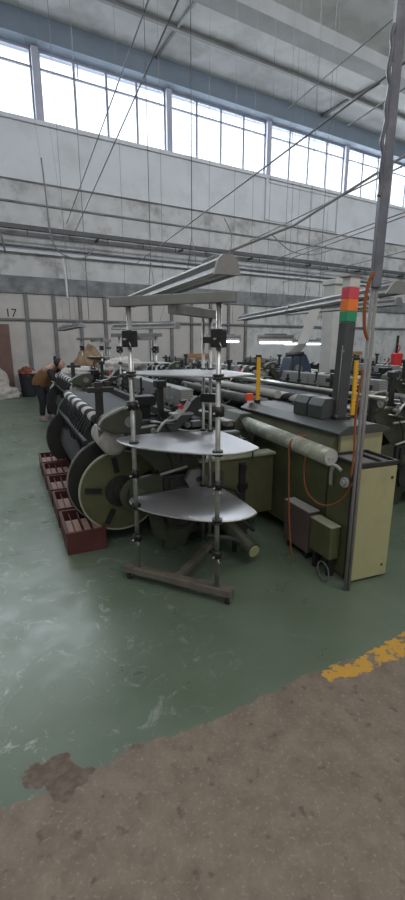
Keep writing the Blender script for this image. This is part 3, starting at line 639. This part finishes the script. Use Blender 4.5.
# side boxes on the housing's left
bx1 = thing('junction_box', 'pinkish grey box with pale top hanging on the housing side', 'electrical box', tuple(mw(1.92, 2.38, 0)), MROT)
MB().box(0, .09, 0, .31, .06, .385, .006).build('body', 'pinkgrey', bx1)
MB().box(-.003, .093, -.003, .313, .385, .395, .003).build('lid', 'lightgrey', bx1)
MB().box(.02, .08, .03, .06, .0, .085).build('leg', 'dark', bx1); MB().box(.02, .08, .25, .28, .0, .085).build('leg', 'dark', bx1)
bx2 = thing('junction_box', 'olive box with pale top between the pinkish box and the cabinet', 'electrical box', tuple(mw(1.895, 2.11, 0)), MROT)
MB().box(0, .08, 0, .22, .14, .375, .006).build('body', 'olive', bx2)
MB().box(-.003, .083, -.003, .223, .375, .385, .003).build('lid', 'edge', bx2)
MB().box(.02, .07, .02, .05, .0, .155).build('leg', 'dark', bx2); MB().box(.02, .07, .17, .20, .0, .155).build('leg', 'dark', bx2)
poly_wire('cable_coil', [mw(1.86+.055*math.cos(a/3)*.5, 2.12+.05*math.sin(a/3), .065+.05*math.sin(a/3+.6)) for a in range(0, 38, 2)], .006, 'darkgrey', 'grey coil of cable on the floor under the olive box', 'cable coil', smooth=True)
poly_wire('floor_hose', [mw(1.2, 2.62, .25), mw(1.36, 2.55, .22), mw(1.5, 2.62, .12), mw(1.6, 2.75, .03), mw(1.72, 2.95, .03)], .016, 'darkgrey', 'dark hose drooping to the floor beside the near loom', 'hose', smooth=True)

# ------------------------------------------------------------ crates
cr = thing('storage_crate', 'nearest red-brown crate of the row on the floor', 'crate', tuple(mw(.285, 3.20)), MROT, 'red-brown crates in a row')
MB().box(0, .30, 0, .50, 0, .02).box(0, .30, 0, .015, .02, .17).box(0, .30, .485, .50, .02, .17).box(0, .015, .015, .485, .02, .17).box(.285, .30, .015, .485, .02, .17).build('body', 'crate', cr)
MB().box(-.006, .306, -.006, .018, .168, .182).box(-.006, .306, .482, .506, .168, .182).box(-.006, .018, .018, .482, .168, .182).box(.282, .306, .018, .482, .168, .182).build('rim', 'crate', cr)
for x in (.07, .14, .21): MB().box(x-.004, x+.004, .015, .485, .02, .165).build('divider', 'crate', cr)
for x in (.022, .077, .147, .217): MB().box(x, x+.05 if x > .03 else x+.046, .02, .30, .10, .165, .004).build('packed_block', 'crate_rim', cr)
for k in range(1, 5):
    dup(cr, tuple(mw(.285-.006*k, 3.20+.56*k)), MROT, ['second red-brown crate from the front', 'third red-brown crate from the front, mid row', 'fourth red-brown crate from the front', 'farthest red-brown crate, beside the dark rear flange'][k-1])

# ------------------------------------------------------------ background items
def bundle(name, label, cat, loc, sx, sy, sz, m, seed, rz=0, cone=0):
    random.seed(seed); bm = bmesh.new(); bmesh.ops.create_icosphere(bm, subdivisions=4, radius=1)
    from mathutils import noise as nz
    for v in bm.verts:
        p = v.co.copy(); n = nz.noise(p*2.2+Vector((seed, 0, 0)))*.28+nz.noise(p*5+Vector((0, seed, 0)))*.12
        v.co = p*(1+n); 
        if cone: f = 1-cone*max(0, v.co.z); v.co.x *= f; v.co.y *= f
        v.co.z = max(v.co.z, -.35); v.co = Vector((v.co.x*sx, v.co.y*sy, (v.co.z+.35)*sz))
    me = bpy.data.meshes.new(name); bm.to_mesh(me); bm.free(); me.materials.append(M[m])
    for p in me.polygons: p.use_smooth = True
    o = bpy.data.objects.new(name, me); C.objects.link(o); o.location = loc; o.rotation_euler = (0, 0, rz)
    return tag(o, label, cat)
bundle('cloth_bundle', 'crumpled pale cloth heaped on the loom, seen between the stand posts', 'cloth', tuple(mw(1.70, 6.9, 1.14)), .36, .26, .17, 'cloth', 3, MROT)
bundle('cloth_bundle', 'tan draped cloth peak in front of the wall boards, under the farthest lamp', 'cloth', tuple(mw(1.75, 10.2, .98)), .42, .40, .42, 'tan', 9, 0, .55)
bundle('cloth_bundle', 'pale folded cloth lying over the machine left of the tan peak', 'cloth', tuple(mw(1.35, 9.0, .98)), .42, .18, .12, 'cloth', 5, MROT)
bundle('sheet_pile', 'white sheeting heaped on the floor at the left wall', 'sheeting', (-5.98, 12.75, 0.0), .55, .32, .28, 'cloth', 11, BROT)
bundle('sheet_pile', 'white sheeting slumped against the brown door, above the floor heap', 'sheeting', tuple(bw(1.15, 14.1, 0)), .34, .20, .75, 'cloth', 17, BROT, .3)
bn = thing('waste_bin', 'black waste bin full of rust-red rags against the wall', 'bin', tuple(bw(2.02, 14.2, 0)), BROT)
MB().lathe((0, 0, 0), (0, 0, 1), [(0, .19), (.02, .20), (.66, .25), (.68, .265), (.70, .265), (.70, .24), (.60, .235)], 24).build('bin_body', 'bin', bn)
b_ = bundle('rags', None, None, (0, 0, .60), .24, .24, .22, 'rag', 21); b_.parent = bn
b_ = bundle('paper_scrap', None, None, (.12, -.1, .68), .12, .10, .10, 'cloth', 23); b_.parent = bn
# white pillar and hanging fabric web
pl_ = thing('white_pillar', 'narrow white painted pillar behind the signal tower', 'pillar', (2.75, 9.4, 0), MROT)
MB().box(-.17, .17, -.17, .17, 0, 2.75, .01).build('shaft', 'pillar', pl_)
MB().box(-.20, .20, -.20, .20, 2.75, 2.85, .01).build('cap', 'pillar', pl_)
wb = thing('fabric_web', 'white fabric web slanting down left of the white pillar', 'fabric', (1.78, 7.3, 0), R(0))
MB().prism([(.0, 2.24), (.16, 2.24), (-.05, 1.60), (-.22, 1.58)], 'y', -.01, .01).build('web', 'fabric_white', wb)
MB().prism([(-.05, 1.60), (-.22, 1.58), (-.36, 1.44), (-.20, 1.40)], 'y', -.012, .012).build('lower_fold', 'grey', wb)
MB().cyl((-.4, 0, 1.41), (-.1, 0, 1.43), .035, 12).build('take_up_roll', 'dark', wb)
MB().box(-.30, -.27, -.02, .02, 0, 1.42).build('support', 'dark', wb); MB().box(-.17, -.14, -.02, .02, 0, 1.42).build('support', 'dark', wb)
MB().cyl((-.02, 0, 2.25), (.2, 0, 2.25), .018, 8).cyl((.09, 0, 2.25), (.09, 0, 9.9), .004, 5).build('upper_rod', 'cable', wb)
# dark blue machine head under the lamps
bl = thing('blue_machine_head', 'dark blue machine head beneath the brightest lit lamp', 'machine', (1.72, 8.1, 0), R(20))
MB().prism([(-.20, .75), (-.24, 1.05), (-.16, 1.34), (-.02, 1.44), (.14, 1.40), (.24, 1.20), (.30, .95), (.30, .75)], 'y', -.15, .2).build('head', 'blue', bl, bevel=.03)
MB().box(-.28, .34, -.22, .26, .0, .75, .02).build('base', 'dark', bl)
MB().cyl((-.05, -.15, 1.15), (-.05, -.21, 1.15), .07, 16).cyl((.14, -.15, 1.05), (.14, -.2, 1.05), .05, 16).build('spindle', 'grey', bl)
# red box on a post at the right edge
rx = thing('red_box', 'red box on a dark pole at the right edge', 'box', (3.98, 9.0, 0), R(20))
MB().box(-.11, .11, -.06, .06, 1.14, 1.40, .02).build('box', 'red', rx)
MB().box(.03, .07, .06, .10, 0, 1.75, .004).build('pole', 'dark', rx)
MB().tube([(.05, .06, 1.40), (.06, 0, 1.50), (.05, .06, 1.58)], .012, 6).build('handle', 'pinkred', rx)
for (s_, wd, z, lb) in ((16.2, 2.2, 1.05, 'brown wooden board on the wall rail right of the upright trunking'), (8.2, 1.1, 1.05, 'brown wooden board on the wall rail between the stand posts')):
    o = MB().box(-wd/2, wd/2, -.03, 0, 0, .16, .004).build('wooden_board', 'wood', None, tuple(bw(s_, D-.13, z)), BROT); tag(o, lb, 'board', 'brown boards')
# rack of rods and rolls behind the cabinet: long loose rolls over the right row
for k, (x, y0, y1, z, r, m, lb) in enumerate(((2.895, 2.68, 6.3, 1.14, .022, 'steel', 'thin bright steel rod, topmost at the right beyond the trunking'),
                                   (2.80, 3.9, 7.1, .90, .055, 'grey', 'long grey roll lying left of the yellow strip behind the housing'),
                                   (2.69, 4.0, 7.3, 1.05, .045, 'lightgrey', 'long pale roll lying above the grey roll behind the housing'))):
    a, b = mw(x, y0, z), mw(x, y1, z)
    rt = thing('long_roll', lb, 'roll', tuple(mw(x, y0, 0)), MROT, 'long rolls beside the right row')
    MB().cyl((0, 0, z), (0, y1-y0, z), r, 18).build('roll', m, rt)
    for yy in (.15, y1-y0-.15):
        MB().box(-.02, .02, yy-.02, yy+.02, 0, z-r+.004).box(-.07, .07, yy-.05, yy+.05, 0, .02).build('support', 'dark', rt)

# ------------------------------------------------------------ person bending over the far machine
def skin_mesh(name, verts, edges, m, parent, sub=2):
    me = bpy.data.meshes.new(name); me.from_pydata([v[0] for v in verts], edges, []); o = bpy.data.objects.new(name, me); C.objects.link(o)
    md = o.modifiers.new('skin', 'SKIN'); me.skin_vertices.new() if not me.skin_vertices else None
    for i, v in enumerate(verts):
        r = v[1]; me.skin_vertices[0].data[i].radius = r if isinstance(r, tuple) else (r, r)
    me.skin_vertices[0].data[0].use_root = True
    s2 = o.modifiers.new('sub', 'SUBSURF'); s2.levels = sub; s2.render_levels = sub
    me.materials.append(M[m]); o.parent = parent; return o
pn = thing('person', 'person in a brown vest and dark trousers bending over a machine at the left', 'person', tuple(mw(.60, 9.62)), R(-8))
pn.scale = (.92, .92, .88)
# facing +x, bent forward; z up, y to the left side
V = [((0, 0, .90), (.15, .13)), ((.10, 0, 1.10), (.15, .14)), ((.26, 0, 1.27), (.16, .13)), ((.37, 0, 1.33), (.075, .07)), ((.46, 0, 1.34), .055),   # pelvis..neck
     ((.02, .09, .85), (.10, .10)), ((.10, .11, .48), .065), ((.10, .11, .09), .045), ((.21, .12, .05), .04),
     ((-.02, -.09, .85), (.10, .10)), ((.06, -.11, .48), .065), ((.02, -.11, .09), .045), ((.13, -.12, .05), .04),
     ((.30, .17, 1.24), .062), ((.44, .20, 1.02), .045), ((.62, .14, .98), .034), ((.68, .13, .98), .026),
     ((.30, -.17, 1.24), .062), ((.42, -.20, 1.00), .045), ((.60, -.14, .95), .034), ((.66, -.13, .95), .026)]
Ed = [(0, 1), (1, 2), (2, 3), (3, 4), (0, 5), (5, 6), (6, 7), (7, 8), (0, 9), (9, 10), (10, 11), (11, 12), (2, 13), (13, 14), (14, 15), (15, 16), (2, 17), (17, 18), (18, 19), (19, 20)]
skin_mesh('body', V, Ed, 'skin', pn)
skin_mesh('trousers', [((0, 0, .93), (.165, .15)), ((.02, .09, .82), (.115, .115)), ((.10, .11, .48), .082), ((.10, .11, .12), .062), ((-.02, -.09, .82), (.115, .115)), ((.06, -.11, .48), .082), ((.02, -.11, .12), .062)],
          [(0, 1), (1, 2), (2, 3), (0, 4), (4, 5), (5, 6)], 'navy', pn)
skin_mesh('vest', [((-.06, 0, .76), (.25, .21)), ((.02, 0, .98), (.22, .20)), ((.15, 0, 1.18), (.20, .18)), ((.30, 0, 1.29), (.13, .12)), ((.30, .13, 1.25), .09), ((.30, -.13, 1.25), .09)],
          [(0, 1), (1, 2), (2, 3), (2, 4), (2, 5)], 'brown_cloth', pn)
skin_mesh('sleeves', [((.30, .16, 1.25), .075), ((.44, .205, 1.02), .058), ((.58, .155, .985), .044)], [(0, 1), (1, 2)], 'navy', pn)
skin_mesh('sleeves', [((.30, -.16, 1.25), .075), ((.42, -.205, 1.00), .058), ((.56, -.155, .955), .044)], [(0, 1), (1, 2)], 'navy', pn)
hd = MB().lathe((.52, 0, 1.25), (-.30, 0, 1), [(-.02, .02), (.0, .05), (.03, .068), (.08, .085), (.13, .09), (.18, .08), (.215, .05), (.225, .01)], 20)
hd.cyl((.60, 0, 1.34), (.63, 0, 1.325), .018, 8, .012).cyl((.53, .088, 1.34), (.53, .10, 1.34), .025, 10).cyl((.53, -.088, 1.34), (.53, -.10, 1.34), .025, 10)
ho = hd.build('head', 'skin', pn)
MB().cyl((.60, .03, 1.365), (.606, .03, 1.365), .01, 8).cyl((.60, -.03, 1.365), (.606, -.03, 1.365), .01, 8).build('eyes', 'black', ho)
MB().box(.59, .60, -.022, .022, 1.29, 1.297).build('mouth', 'pinkgrey', ho)
MB().lathe((.485, 0, 1.30), (-.35, 0, 1), [(0, .06), (.02, .09), (.08, .105), (.13, .10), (.175, .07), (.195, .01)], 20).tube([(.40, 0, 1.40), (.36, .01, 1.46), (.38, .02, 1.52)], .025, 8).build('hair', 'hair', pn)
for s_, px_, pz in ((1, .68, .98), (-1, .66, .95)):
    for k in range(4):
        y = s_*.13+(k-1.5)*.019; L_ = (.062, .072, .068, .052)[k]
        MB().tube([(px_, y, pz), (px_+L_*.5, y, pz+.005), (px_+L_*.85, y, pz-.015), (px_+L_, y, pz-.04)], .0085, 6).build('finger', 'skin', pn)
    MB().tube([(px_-.03, s_*.13-s_*.03, pz), (px_+.0, s_*.13-s_*.055, pz-.01), (px_+.03, s_*.13-s_*.06, pz-.02)], .010, 6).build('thumb', 'skin', pn)
for (x, y) in ((.10, .11), (.02, -.11)):
    MB().prism([(x-.07, 0), (x-.07, .09), (x+.03, .10), (x+.12, .06), (x+.17, .03), (x+.17, 0)], 'y', y-.045, y+.045).build('shoe', 'shoe', pn, bevel=.015)
